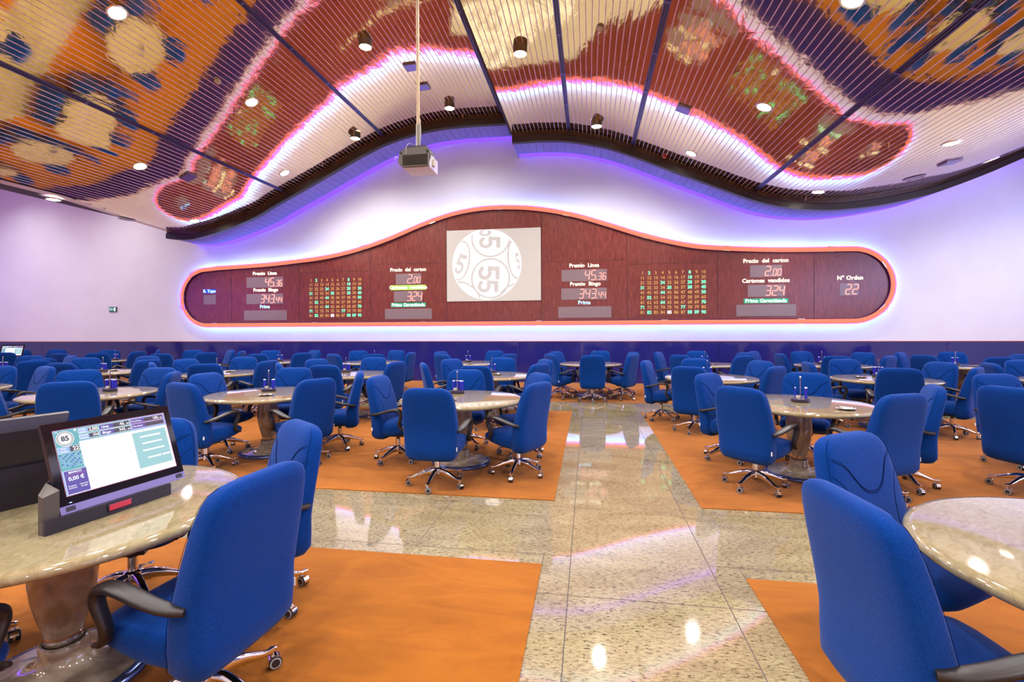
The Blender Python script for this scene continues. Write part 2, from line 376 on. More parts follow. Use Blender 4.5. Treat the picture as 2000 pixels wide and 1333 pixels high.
LAMPS=[('r',-11.3,12.37,'round recessed downlight at the low far left end of the slatted ceiling'),
('r',-8.34,12.25,'round recessed downlight in the far row, between the two leftmost dark tracks'),
('c',-6.27,12.32,'dark cylinder downlight in the far row, just left of the hanging projector'),
('c',-3.57,12.2,'dark cylinder downlight in the far row, just right of the projector pole'),
('c',.22,12.12,'dark cylinder downlight in the far row, right of the ceiling step'),
('r',2.47,12.19,'round recessed downlight beside the red detector above the dark fascia'),
('r',5.38,12.38,'round recessed downlight low above the right dip of the dark fascia'),
('r',8.42,11.65,'round recessed downlight cut by the fascia at the far right'),
('r',-12.2,9.32,'round recessed downlight in the pale margin at the left ceiling edge'),
('r',-9.83,9.27,'round recessed downlight in the middle row, second from the left'),
('r',-7.18,9.41,'round recessed downlight in the middle row, left of the second dark track'),
('c',-4.44,9.17,'dark cylinder downlight in the middle row, left of the projector pole'),
('c',-1.26,9.07,'largest dark cylinder downlight, at the top middle right of the ceiling step'),
('r',3.12,9.22,'round recessed downlight in the middle row, left of the rightmost dark track'),
('r',6.21,9.41,'round recessed downlight in the middle row above the square speaker at right'),
('r',-7.19,6.41,'large round recessed downlight at the top left of the slatted ceiling'),
('r',3.15,6.36,'round recessed downlight cut by the top edge, right of the middle')]
for k,x,y,l in LAMPS: lamp(k,x,y,l)
hidden=[(-9.9,6.4),(-4.4,6.4),(-1.0,6.4),(6.2,6.4),(9.5,9.3)]+[(x,y) for y in (3.3,.3,-2.8,-5.8) for x in (-9.8,-7.2,-4.4,-1.2,3.1,6.2,9.6)]  # out-of-view lamps continuing the rows, added for even light
for x,y in hidden: lamp('r',x,y,'round recessed downlight in the slatted ceiling above the view')
for x in (-15.5,-19.5):  # unseen lamps added to light the far-left tables
    for y in (12.2,9.3,5.5,1.5,-3):
        o=copy_tree(rec); o.location=(x,y,6.898); o.rotation_euler=(0,0,0); tag(o,'added round recessed downlight in the unseen flat ceiling left of the slatted wave','ceiling light','added downlights in the unseen flat ceiling')
def plate(name,x,y,b,label,cat,dz=-.004): o=b.build(name); put(o,x,y,dz); return tag(o,label,cat)
for x,y,l in ((-3.91,10.32,'small square grey ceiling plate left of the projector pole'),(-3.93,11.21,'small pale square ceiling plate right behind the projector pole'),
    (-9.62,10.35,'square grey ceiling plate near the low left end of the slats'),(1.93,10.22,'square grey ceiling plate right of the ceiling middle, under the reflection'),
    (7.01,10.67,'square grey ceiling plate low on the right, under a downlight')):
    b=MB(); b.box(-.14,.14,-.14,.14,-.03,.0,'gmetal'); b.box(-.12,.12,-.12,.12,-.034,-.03,'trackrail'); plate('ceiling_plate',x,y,b,l,'ceiling plate')
for x,y,l in ((6.97,11.65,'oval flush ceiling grille low at the right end of the slats'),(-12.45,11.34,'oval flush grille in the pale margin at the left ceiling edge')):
    b=MB(); b.lathe([(.20,-.003),(.18,-.012),(.16,-.006),(.0001,-.004)],'gmetal',32); plate('ceiling_grille',x,y,b,l,'grille')
def detector(x,y,m,l):
    b=MB(); b.lathe([(.06,0),(.06,-.02),(.048,-.03),(.048,-.045),(.03,-.06),(.0001,-.062)],m,24); plate('smoke_detector',x,y,b,l,'smoke detector')
detector(-7.2,8.46,'beige','beige round smoke detector on the upper left slats')
detector(.22,8.35,'beige','beige round smoke detector at the top, right of the middle track')
detector(1.97,12.9,'redbell','small red dome detector just above the dark fascia')
for x,y,l in ((-7.57,9.29,'tiny sprinkler head beside the left middle downlight'),(-7.55,12.84,'tiny sprinkler head near the fascia, left of the projector'),(.72,9.2,'tiny sprinkler head left of the third dark track'),
    (5.34,12.95,'tiny sprinkler head above the right dip of the fascia'),(5.26,9.46,'tiny sprinkler head in the right red reflection'),(-3.42,13.0,'tiny sprinkler head close to the fascia beside the ceiling step')):
    b=MB(); b.cyl(0,0,-.03,0,.012,'chrome',10); b.cyl(0,0,-.055,-.03,.005,'chrome',8); b.cyl(0,0,-.06,-.055,.018,'chrome',12); plate('sprinkler_head',x,y,b,l,'sprinkler')

# ================================================================ DISPLAY BOARD ON THE BACK WALL
def wallp(p,y=0): return (p[0],y-p[2],p[1])     # local x/y plane -> upright, facing the room
top=[(-12.4,3.67),(-11.79,3.71),(-10.3,3.77),(-9.22,3.85),(-8.16,3.96),(-7.12,4.16),(-6.1,4.46),(-5.1,4.83),(-4.12,5.13),(-3.17,5.27),(-2.23,5.27),(-1.32,5.17),(-.42,4.97),(.46,4.69),(1.61,4.29),(2.72,4.00),(3.54,3.89),(4.87,3.80),(6.0,3.77),(6.95,3.76)]
out=[(p.x,p.y) for p in smooth_pts([(x,z,0) for x,z in top],5)]
out+=[(6.95+1.035*cos(t),2.725+1.035*sin(t)) for t in [pi/2-pi*k/26 for k in range(1,26)]]
out+=[(6.95-(6.95+12.4)*k/60,1.69) for k in range(0,61)]
out+=[(-12.4+.985*cos(t),2.68+.99*sin(t)) for t in [-pi/2-pi*k/26 for k in range(1,26)]]
def inset(P,d):
    n=len(P); r=[]
    for i in range(n):
        a,b=P[i-1],P[(i+1)%n]; dx,dz=b[0]-a[0],b[1]-a[1]; L=hypot(dx,dz); r.append((P[i][0]+dz/L*d,P[i][1]-dx/L*d))
    return r
board=empty('bingo_display_board',(0,0,0)); board.location=(-2.7,YW,0)
tag(board,'long curved mahogany bingo board framed by a glowing salmon tube on the back wall','display board')
OFF=Vector((2.7,-YW,0))
def onboard(b,name,parent=board,**k):
    o=b.build(name,None,**k); o.location=OFF if parent is board else (0,0,0); o.parent=parent; return o
FY=14.09
pan=MB(); ip=inset(out,.10); n=len(ip)
pan.add([(x,FY,z) for x,z in ip]+[(x,14.24,z) for x,z in ip],[tuple(range(n))]+[(i,(i+1)%n,(i+1)%n+n,i+n) for i in range(n)],'board')
def zlim(x):
    c=[p for p in ip if abs(p[0]-x)<.4]; return min(p[1] for p in c)+.0,max(p[1] for p in c)
for x in (-11.52,-9.1,-6.69,-4.25,-1.35,1.1,3.54,6.01):
    a,b=zlim(x); pan.box(x-.007,x+.007,FY-.001,FY+.01,1.80,b-.02,'groove')
for a,b,z in ((-9.1,-6.75,3.42),(-6.69,-4.3,3.62),(-1.35,1.1,3.55),(1.1,3.5,3.42)): pan.box(a,b,FY-.001,FY+.01,z,z+.010,'groove')
onboard(pan,'panel',ang=30)
mid=inset(out,.075)
def tube(r,ry,y,m,P,name):
    b=MB(); sec=[(ry*sin(2*pi*k/12),r*cos(2*pi*k/12)) for k in range(12)]
    b.sweep([(x,y,z) for x,z in P],lambda i:sec,m,up=(0,1,0),closed=True); return onboard(b,name,ang=60)
tube(.064,.045,14.075,'neon',mid,'light_tube')
tube(.010,.075,14.12,'rim_led',inset(out,.004),'outer_tube_rim')
tube(.012,.050,14.08,'tuberim',inset(out,.146),'inner_tube_rim')
# small bright clips along the tube
for i in range(4,len(mid),11):
    x,z=mid[i]; x2,z2=mid[(i+1)%len(mid)]; a=atan2(z2-z,x2-x)
    for s_ in (-1,1):
        cx,cz=x-sin(a)*s_*.066,z+cos(a)*s_*.066; q=MB().box(-.09,.09,-.012,.012,-.008,.008,'chrome'); cl=MB(); cl.merge(q,lambda p:(cx+p[0]*cos(a)-p[2]*sin(a),14.03+p[1],cz+p[0]*sin(a)+p[2]*cos(a))); onboard(cl,'tube_clip',smooth=False)
for nm,m,y0,y1,d in (('cyan_led_strip','halo_c',14.2,14.27,.05),('violet_led_strip','halo_v',14.12,14.18,.055)):
    P=inset(out,d); n=len(P); b=MB(); b.add([(x,y0,z) for x,z in P]+[(x,y1,z) for x,z in P],[(i,i+n,(i+1)%n+n,(i+1)%n) for i in range(n)],m); onboard(b,nm)
SEG={'0':'abcdef','1':'bc','2':'abged','3':'abgcd','4':'fgbc','5':'afgcd','6':'afgedc','7':'abc','8':'abcdefg','9':'abcdfg'}
def seg(b,ch,x,z,w_,h,m,y,th=None,sl=.14):
    th=th or h*.10; g=th*.18
    S={'a':((0,h),(w_,h)),'g':((0,h/2),(w_,h/2)),'d':((0,0),(w_,0)),'f':((0,h/2),(0,h)),'b':((w_,h/2),(w_,h)),'e':((0,0),(0,h/2)),'c':((w_,0),(w_,h/2))}
    for s_ in SEG[ch]:
        (x0,z0),(x1,z1)=S[s_]; L=hypot(x1-x0,z1-z0); dx,dz=(x1-x0)/L,(z1-z0)/L; nx,nz=-dz,dx; t=th/2
        pts=[(x0+dx*g,z0+dz*g),(x0+dx*(g+t)+nx*t,z0+dz*(g+t)+nz*t),(x1-dx*(g+t)+nx*t,z1-dz*(g+t)+nz*t),(x1-dx*g,z1-dz*g),(x1-dx*(g+t)-nx*t,z1-dz*(g+t)-nz*t),(x0+dx*(g+t)-nx*t,z0+dz*(g+t)-nz*t)]
        P=[(x+px+pz*sl,y,z+pz) for px,pz in pts]
        b.add(P+[(p[0],y-.012,p[2]) for p in P],[tuple(range(11,5,-1))]+[(i,(i+1)%6,(i+1)%6+6,i+6) for i in range(6)],m)
def number(b,s,xr,z,h,y,small=.72):
    # right-aligned; digits after the point are smaller
    big,_,sm=s.partition('.'); x=xr
    for ch in reversed(sm): w_=h*small*.42; x-=w_+h*.045; seg(b,ch,x,z,w_,h*small,'led_red',y,th=h*.085); x-=h*small*.16
    if sm: x-=.0; b.box(x-.02,x+.005,y-.012,y,z-.01,z+.015,'led_red'); x-=.045
    for ch in reversed(big): w_=h*.46; x-=w_+h*.03; seg(b,ch,x,z,w_,h,'led_red',y); x-=h*.17
def window(x0,x1,z0,z1,s=None,lab=None):
    b=MB().box(x0,x1,FY-.006,FY+.02,z0,z1,'window'); o=onboard(b,'display_window')
    if s:
        d=MB(); number(d,s,x1-.035,z0+.035,(z1-z0)-.07,FY-.008); q=d.build('digits'); q.parent=o
    return o
def caption(s,x,z,m,bg=None,size=.15,w_=None,h=.14):
    if bg: onboard(MB().box(x-w_/2,x+w_/2,FY-.004,FY+.01,z-h/2,z+h/2,bg),'caption_backlight')
    t=text_mb(s,m,size,off=.005,ext=.003,sx=1.0,spacing=1.02); b=MB(); b.merge(t,lambda p:(x+p[0],FY-.008-p[2],z+p[1])); onboard(b,'caption',smooth=False)
for dx in (0,10.19):
    window(-10.96+dx,-9.66+dx,2.97,3.31,'45.36'); window(-10.97+dx,-9.67+dx,2.44,2.77,'343.44'); window(-11.06+dx,-9.54+dx,1.915,2.235)
    caption('Premio  Linea',-10.31+dx,3.425,'led_warm'); caption('Premio  Bingo',-10.28+dx,2.89,'led_warm'); caption('Prima',-10.31+dx,2.35,'led_blue',size=.15)
window(-5.86,-5.04,2.985,3.31,'2.00'); window(-5.92,-5.0,2.445,2.775,'324'); window(-6.22,-4.71,1.915,2.235)
window(4.39,5.21,2.985,3.31,'2.00'); window(4.33,5.28,2.445,2.775,'324'); window(4.03,5.56,1.915,2.235)
caption('Precio  del  carton',-5.46,3.43,'led_warm'); caption('Cartones  vendidos',-5.46,2.885,'led_warm','limebg',w_=1.12,h=.15); caption('Prima Garantizada',-5.46,2.35,'led_mint','greenbg',w_=1.12,h=.13,size=.14)
caption('Precio  del  carton',4.79,3.43,'led_warm'); caption('Cartones  vendidos',4.79,2.885,'led_warm'); caption('Prima Garantizada',4.79,2.335,'led_mint','greenbg',w_=1.14,h=.13,size=.14)
window(-12.54,-12.09,2.45,2.765); caption('B. Tope',-12.32,2.885,'led_blue','bluebg',w_=.46,h=.14,size=.14)
window(6.64,7.10,2.45,2.775,'22'); caption('N° Orden',6.89,2.915,'led_warm')
lit={2,8,18,24,28,30,31,35,38,40,44,50,52,64,70,71,77,82,88,89,90}
NM={}
for x0,x1,z0,z1,lb in ((-8.69,-7.05,2.045,3.165,'left grid of bingo numbers one to ninety, some lit green, on the display board'),(1.52,3.17,2.045,3.165,'right grid of bingo numbers one to ninety, some lit green, on the display board')):
    g=tag(empty('number_panel',((x0+x1)/2,FY-.004,z0-.12)),lb,'number display','bingo number grids on the display board')
    o=MB().box(-(x1-x0)/2-.12,(x1-x0)/2+.12,-.002,0,0,z1-z0+.22,'board').build('panel_face',g,smooth=False)
    for v in range(1,91):
        r_,c_=divmod(v-1,10); k='led_white' if v==85 else 'led_green' if v in lit else 'amber'
        if v not in NM:
            t=MB(); t.merge(text_mb(str(v),k,  .124,off=.0045 if k!='amber' else .0028,ext=.002,sx=.98),lambda p:(p[0],-p[2],p[1])); NM[v]=t.mesh('number',False)
        q=bpy.data.objects.new('number' if k=='amber' else 'lit_number',NM[v]); col.objects.link(q); q.parent=g
        q.location=((x1-x0)*(c_/9-.5),-.005,.12+(z1-z0)*(1-r_/8))
# projection screen with the bingo ball
X0,X1,Z0,Z1=-4.225,-1.375,2.435,4.575; SY=FY-.02
scr=tag(empty('projection_screen',(-2.8,SY,2.435)),'bright projection screen with a white bingo ball picture, mid display board','screen')
def onscr(b,name):
    o=b.build(name,smooth=False); o.location=(2.8,-SY,-2.435); o.parent=scr; return o
onscr(MB().box(X0,X1,SY,SY+.0185,Z0,Z1,'screen'),'screen_sheet')
def clip(P):
    def cut(P,ax,lim,sg):
        r=[]
        for i in range(len(P)):
            a,b=P[i-1],P[i]; ia,ib=(a[ax]-lim)*sg<=0,(b[ax]-lim)*sg<=0
            if ia!=ib: t=(lim-a[ax])/(b[ax]-a[ax]); r.append((a[0]+(b[0]-a[0])*t,a[1]+(b[1]-a[1])*t))
            if ib: r.append(b)
        return r
    for ax,lim,sg in ((0,X0+.01,-1),(0,X1-.01,1),(1,Z0+.01,-1),(1,Z1-.01,1)):
        if P: P=cut(P,ax,lim,sg)
    return P
BX,BZ,BR=-3.00,3.53,1.055
PK=[0]
def poly(b,P,y,m):
    P=clip(P); PK[0]+=1; y-=.000012*PK[0]
    if len(P)>2: b.add([(x,y,z) for x,z in P],[tuple(range(len(P)))],m)
ball=MB(); poly(ball,[(BX+BR*cos(t),BZ+BR*sin(t)) for t in [2*pi*k/64 for k in range(64)]],SY-.002,'ballwhite')
onscr(ball,'projected_ball')
rg=MB()
def ring(cx,cz,rx,rz,rot=0,w_=.055):
    for k in range(56):
        P=[]
        for kk,s_ in ((k,1),(k+1,1),(k+1,-1),(k,-1)):
            t=2*pi*kk/56; a,b=(rx+s_*w_/2)*cos(t),(rz+s_*w_/2)*sin(t); P.append((cx+a*cos(rot)-b*sin(rot),cz+a*sin(rot)+b*cos(rot)))
        if all(hypot(p[0]-BX,p[1]-BZ)<BR for p in P): poly(rg,P,SY-.004,'ballgrey')
ring(-2.88,3.11,.57,.58); ring(-2.87,4.31,.57,.55); ring(-3.79,3.66,.26,.58,-.16); ring(-2.13,3.66,.21,.56,.1)
ring(-3.62,2.62,.5,.3,-.7); ring(-2.25,2.55,.5,.3,.7)
five=[(0,1),(.62,1),(.62,.80),(.20,.80),(.17,.60),(.36,.63),(.56,.53),(.66,.33),(.58,.10),(.34,0),(.08,.04),(-.03,.16),(.06,.31),(.18,.20),(.34,.19),(.44,.33),(.36,.46),(.22,.45),(.12,.38),(-.06,.42)]
def digit5(cx,cz,h,rot,sx=1):
    # triangulated fan-free: split into quads along the stroke
    bars=[((0,1),(.62,1),(.62,.80),(0,.80)),((0,.80),(.20,.80),(.17,.45),(-.05,.45))]
    arc=[]
    for k in range(13):
        t=R(140-k*25.5); arc.append(((.29+.34*cos(t),.32+.32*sin(t)),(.29+.15*cos(t),.32+.14*sin(t))))
    bars+=[(a[0],b[0],b[1],a[1]) for a,b in zip(arc,arc[1:])]
    for q in bars:
        P=[((p[0]-.3)*h*sx,(p[1]-.5)*h) for p in q]; P=[(cx+a*cos(rot)-b*sin(rot),cz+a*sin(rot)+b*cos(rot)) for a,b in P]
        if all(hypot(p[0]-BX,p[1]-BZ)<BR for p in P): poly(rg,P,SY-.004,'ballgrey')
q=-pi/2
digit5(-2.93,3.27,.66,q,.95); digit5(-2.96,2.87,.64,q,.85); digit5(-2.90,4.18,.66,q,.8); digit5(-2.93,4.47,.60,q,.5); digit5(-3.80,3.55,.62,-.35,.62); digit5(-2.05,3.60,.5,.15,.35)
for z in (2.95,3.33,4.2): poly(rg,[(-3.37,z-.10),(-3.355,z-.10),(-3.355,z+.10),(-3.37,z+.10)],SY-.004,'ballgrey')
onscr(rg,'projected_ball_markings')
# exit sign
ex=tag(empty('exit_sign',(-16.25,14.3,2.34)),'small green and cream exit sign on the white wall at left','sign')
MB().box(-.15,.15,-.03,0,-.085,.085,'fascia2').build('sign_frame',ex,smooth=False)
MB().box(-.14,.14,-.034,-.03,-.073,.073,'exitgreen').build('sign_face',ex,smooth=False)
sg=MB(); sg.box(.055,.115,-.037,-.034,-.06,.06,'ballwhite'); sg.box(-.03,.045,-.037,-.034,-.008,.008,'ballwhite')
sg.add([(-.03,-.037,.03),(-.075,-.037,0),(-.03,-.037,-.03)],[(0,1,2)],'ballwhite'); sg.box(-.115,-.095,-.037,-.034,-.045,.02,'ballwhite'); sg.cyl(-.095,-.036,.03,.055,.012,'ballwhite')
sg.build('sign_symbol',ex,smooth=False)
# ================================================================ SWIVEL ARMCHAIR
BACK=[(.285,-.135,.200,.050),(.300,-.143,.235,.078),(.34,-.150,.262,.098),(.42,-.152,.272,.094),(.52,-.158,.278,.084),(.62,-.178,.282,.075),(.72,-.200,.280,.070),
 (.82,-.224,.273,.066),(.90,-.244,.262,.062),(.95,-.257,.250,.058),(.985,-.266,.229,.050),(1.008,-.272,.192,.036),(1.02,-.276,.140,.018)]
def back_front(x,z):
    for (z0,y0,w0,t0),(z1,y1,w1,t1) in zip(BACK,BACK[1:]):
        if z0<=z<=z1:
            k=(z-z0)/(z1-z0); y=y0+(y1-y0)*k; w_=w0+(w1-w0)*k; t=t0+(t1-t0)*k
            return y+t*max(0,1-min(1,abs(x/w_))**4)**.25
    return BACK[-1][1]
def make_chair():
    root=empty('swivel_armchair')
    b=MB(); b.loft([[(x,yc+y,z) for x,y in sup(w_,t,36,4.2)] for z,yc,w_,t in BACK],'fabric')
    bo=b.build('backrest',root,ang=75)
    s=MB()
    c1=[(-.243,.925),(-.17,.89),(-.10,.80),(-.05,.762),(0,.752),(.05,.762),(.10,.80),(.17,.89),(.243,.925)]
    for off in (0,-.010):
        s.sweep([(p.x,back_front(p.x,p.y)+.0005,p.y) for p in smooth_pts([(x,z+off,0) for x,z in c1],4)],lambda i:[(.0019*cos(2*pi*k/6),.0019*sin(2*pi*k/6)) for k in range(6)],'seam',up=(0,1,0))
    for sgn in (-1,1):
        c2=[(-.258,.84),(-.205,.79),(-.16,.70),(-.145,.60),(-.14,.52)]
        s.sweep([(p.x*sgn,back_front(p.x,p.y)+.0005,p.y) for p in smooth_pts([(x,z,0) for x,z in c2],4)],lambda i:[(.0019*cos(2*pi*k/6),.0019*sin(2*pi*k/6)) for k in range(6)],'seam',up=(0,1,0))
        # edge piping down the side of the back
        s.sweep([(sgn*(w_-.004),yc+t*.62,z) for z,yc,w_,t in BACK[2:-1]],lambda i:[(.0010*cos(2*pi*k/6),.0010*sin(2*pi*k/6)) for k in range(6)],'seam',up=(0,1,0))
    s.build('stitching',bo)
    t=MB().box(.274,.2800,-.208,-.194,.40,.437,'white'); t.build('fabric_tag',bo,smooth=False)
    SEAT=[(-.13,.400,.245,.098),(-.05,.402,.258,.098),(.05,.408,.264,.092),(.13,.418,.263,.083),(.20,.426,.257,.071),(.25,.430,.245,.057),(.28,.431,.226,.040),(.298,.431,.19,.018)]
    b=MB(); b.loft([[(x,y,zc+z) for x,z in sup(w_,h,32,3.4)] for y,zc,w_,h in SEAT][::-1],'fabric')
    b.build('seat',root,ang=75)
    for sgn in (-1,1):
        A=[(.272,-.195,.592),(.293,-.13,.600),(.305,-.05,.622),(.308,.05,.650),(.308,.12,.657),(.307,.165,.640),(.305,.180,.600),(.302,.165,.550),(.297,.150,.500),(.290,.158,.455),(.281,.190,.425),(.274,.222,.412)]
        P=smooth_pts([(x*sgn,y,z) for x,y,z in A],4)
        def sec(i):
            w_=.023+.013*math.exp(-((i-.28)/.25)**2); h=.015+.005*math.exp(-((i-.55)/.2)**2)
            if i>.93: w_*=.85; h*=.7
            return sup(w_,h,14,2.8)
        MB().sweep(P,sec,'arm').build('armrest',root,ang=60)
    b=MB(); b.box(-.09,.09,-.12,.10,.295,.325,'arm'); b.cyl(0,0,.20,.30,.019,'arm',14); b.build('seat_mechanism',root)
    b=MB(); b.lathe([(.022,.262),(.028,.259),(.028,.176),(.031,.174)],'chrome',20); b.lathe([(.031,.176),(.045,.168),(.048,.115),(.036,.100),(.0001,.100)],'chrome',20); b.build('gas_column',root)
    for k in range(5):
        a=R(54+72*k); c_,s_=cos(a),sin(a)
        prof=[(.034,.138,.024,.034),(.09,.136,.022,.030),(.16,.118,.019,.025),(.225,.094,.016,.017),(.262,.084,.016,.012),(.285,.087,.019,.012),(.302,.085,.013,.009)]
        L=MB(); L.loft([[(r*c_-x*s_,r*s_+x*c_,z+zz) for x,zz in sup(w_,h,12,3)] for r,z,w_,h in prof],'chrome'); leg=L.build('base_leg',root)
        r=.283; cx,cyy=r*c_,r*s_; ca=a+[.7,-1.1,.2,1.9,-.4][k]; d=(cos(ca),sin(ca)); ax=(-d[1],d[0]); C_=MB()
        def P3(u,v,z): return (cx+d[0]*u+ax[0]*v, cyy+d[1]*u+ax[1]*v, z)
        for sv in (-1,1):
            for rr,v0,v1,mm in ((.0290,.006,.023,'wheel'),(.0245,.0225,.0245,'rim'),(.019,.0242,.0256,'wheel')):
                rings=[[P3(.012+rr*cos(2*pi*j/16),sv*v,.0292+rr*sin(2*pi*j/16)) for j in range(16)] for v in ((v0,v1) if sv>0 else (v1,v0))]
                C_.loft(rings,mm)
        rings=[]
        for j in range(9):
            t=R(-10+ j*22.5); rings.append([P3(.012-.0335*cos(t),v,.0292+.0335*sin(t)) for v in (-.017,.017)]+[P3(.012-.0285*cos(t),v,.0292+.0285*sin(t)) for v in (.017,-.017)])
        C_.loft(rings,'chrome'); C_.loft([[P3(.010*cos(2*pi*j/10),.010*sin(2*pi*j/10),z) for j in range(10)] for z in (.050,.086)],'chrome')
        C_.build('caster',leg)
    return root
# table it belongs to, x, y, heading in degrees
CHAIRS = [
 ('A',-2.67,2.46,208),('A',-1.92,2.53,144),('A',-1.59,1.80,85),('A',-2.28,1.14,9),('A',-3.17,1.89,267),('B',1.52,2.62,213),('B',1.15,1.86,276),('C',-2.31,5.60,268),('C',-1.54,4.76,357),
 ('C',-1.66,6.36,192),('C',-0.84,6.04,125),('C',-0.77,5.22,65),('D',-4.34,4.90,344),('D',-4.80,5.71,268),('D',-4.35,6.46,197),('D',-3.39,5.32,66),('D',-3.34,6.09,117),('E',1.67,6.21,226),
 ('E',1.64,5.12,311),('E',2.61,6.38,154),('E',2.56,4.85,24),('E',3.10,5.40,71),('F',-5.99,4.79,39),('F',-7.21,5.86,235),('F',-6.54,6.25,186),('F',-5.92,5.72,118),('F',-6.87,4.88,326),
 ('G',4.88,6.41,185),('G',4.18,5.34,289),('H',-9.54,6.27,197),('H',-8.78,6.28,164),('R2a',-2.55,8.00,296),('R2a',-2.39,8.84,239),('R2a',-1.74,7.61,357),('R2a',-1.70,9.23,180),('R2a',-1.02,8.86,123),
 ('R2a',-1.01,7.99,58),('R2b',1.25,8.72,248),('R2b',1.60,7.72,330),('R2b',1.99,9.23,181),('R2b',2.72,8.80,118),('R2b',2.55,7.82,43),('R2f',3.84,8.59,264),('R2f',4.59,9.31,184),('R2f',4.38,7.74,341),
 ('R2f',5.42,8.76,108),('R2f',5.22,7.92,45),('R2c',-5.11,7.78,305),('R2c',-5.05,8.66,248),('R2c',-4.27,7.54,2),('R2c',-4.38,9.16,185),('R2c',-3.61,8.16,74),('R2d',-7.54,7.69,316),('R2d',-7.74,8.47,258),
 ('R2d',-6.61,7.56,25),('R2d',-7.22,9.06,200),('R2d',-6.15,8.18,82),('R2e',-9.45,7.55,11),('R2e',-10.36,8.63,250),('R2e',-9.75,9.15,191),('R2e',-8.80,8.24,82),('R2h',-10.90,7.89,68),('R2h',-12.76,9.13,212),
 ('R2h',-11.50,8.39,85),('R2h',-12.00,9.22,161),('R2g',6.51,8.62,258),('R2g',7.33,9.26,178),('R3a',-0.61,11.98,233),('R3a',-0.64,11.06,303),('R3a',0.07,10.69,2),('R3a',0.22,12.30,166),('R3a',0.82,11.83,112),
 ('R3a',0.74,11.06,61),('R3b',-3.50,11.81,248),('R3b',-3.16,10.80,329),('R3b',-2.53,12.28,164),('R3b',-2.04,11.11,61),('R3c',-5.83,10.79,332),('R3c',-6.01,12.09,223),('R3c',-5.06,10.79,29),('R3c',-5.26,12.29,167),
 ('R3c',-4.64,11.48,88),('R3d',1.89,11.88,244),('R3d',2.11,10.91,317),('R3d',2.67,12.31,179),('R3d',3.34,11.79,113),('R3d',3.04,10.78,28),('R3e',4.19,12.42,229),('R3e',4.44,11.45,274),('R3e',5.11,12.30,190),
 ('R3e',4.98,10.74,340),('R3e',5.94,11.93,122),('R3e',5.76,10.87,39),('R3f',7.20,12.04,223),('R3f',7.00,11.14,293),('R3f',8.08,12.19,156),('R3f',7.67,10.64,355),('R3f',8.56,11.47,91),('R3g',-7.91,10.70,10),
 ('R3g',-8.62,12.07,225),('R3g',-7.31,11.17,65),('R3g',-7.71,12.24,155),('R3h',-10.57,10.68,17),('R3h',-11.22,12.16,215),('R3h',-9.98,11.17,62),('R3h',-10.33,12.20,147),('R3h',-9.69,11.84,109),('R3i',-13.45,10.65,7),
 ('R3i',-12.73,10.82,39),('R3i',-13.95,12.10,222),('R3i',-12.60,11.53,94),('R3i',-12.78,12.25,136),('R3j',-15.72,10.85,36),('R3j',-16.94,11.96,227),('R3j',-16.31,12.36,198)]
TABLES = {'A': (-2.4, 1.87), 'B': (1.96, 1.94), 'C': (-1.5, 5.57), 'D': (-4.12, 5.68), 'E': (2.25, 5.65), 'F': (-6.5, 5.42), 'G': (4.95, 5.6), 'H': (-9.15, 5.5), 'R2a': (-1.7, 8.42), 'R2b': (2.0, 8.42), 'R2f': (4.65, 8.5), 'R2c': (-4.3, 8.35), 'R2d': (-6.95, 8.3), 'R2e': (-9.6, 8.35), 'R2h': (-12.3, 8.45), 'R2g': (7.3, 8.45), 'R3a': (0.04, 11.5), 'R3b': (-2.75, 11.5), 'R3c': (-5.45, 11.5), 'R3d': (2.66, 11.5), 'R3e': (5.25, 11.5), 'R3f': (7.75, 11.45), 'R3g': (-8.05, 11.5), 'R3h': (-10.75, 11.5), 'R3i': (-13.4, 11.5), 'R3j': (-16.2, 11.5)}
ORD=['first','second','third','fourth','fifth','sixth','seventh','eighth','ninth','tenth']
TD={'A':'front left table with touchscreens','B':'front right table','H':'second-row table at left frame edge','F':'second-row table behind the touchscreens',
'D':'second-row table, two left of the walkway','C':'table directly left of the walkway','E':'table directly right of the walkway','G':'second-row table at right frame edge'}
for i,k in enumerate(['R2h','R2e','R2d','R2c','R2a','R2b','R2f','R2g']): TD[k]='third-row table %s from left'%ORD[i]
for i,k in enumerate(['R3j','R3i','R3h','R3g','R3c','R3b','R3a','R3d','R3e','R3f']): TD[k]='back-row table %s from left'%ORD[i]
def side(a):
    for lo,hi,s in ((-160,-120,'near left side'),(-120,-60,'near side'),(-60,-22,'near right side'),(-22,30,'right side'),(30,74,'far right side'),(74,116,'far side'),(116,156,'far left side')):
        if lo<=a<hi: return s
    return 'left side'
info=[]
for tn,x,y,rz in CHAIRS:
    T_=TABLES[tn]; a=math.degrees(atan2(y-T_[1],x-T_[0])); info.append([tn,x,y,rz,side(a),a])
from collections import defaultdict
grp=defaultdict(list)
for q in info: grp[(q[0],q[4])].append(q)
proto=make_chair(); used=False
for (tn,s_),L in grp.items():
    L.sort(key=lambda q:q[2])
    for j,q in enumerate(L):
        pre='' if len(L)==1 else (['nearer ','farther '][j] if len(L)==2 else ['nearest ','middle ','farthest '][j])
        o=proto if not used else copy_tree(proto); used=True
        o.location=(q[1],q[2],.007); o.rotation_euler=(0,0,R(q[3]))
        tag(o,'%sblue swivel armchair, %s of the %s'%(pre,s_,TD[tn]),'chair','blue swivel armchairs around the marble tables')
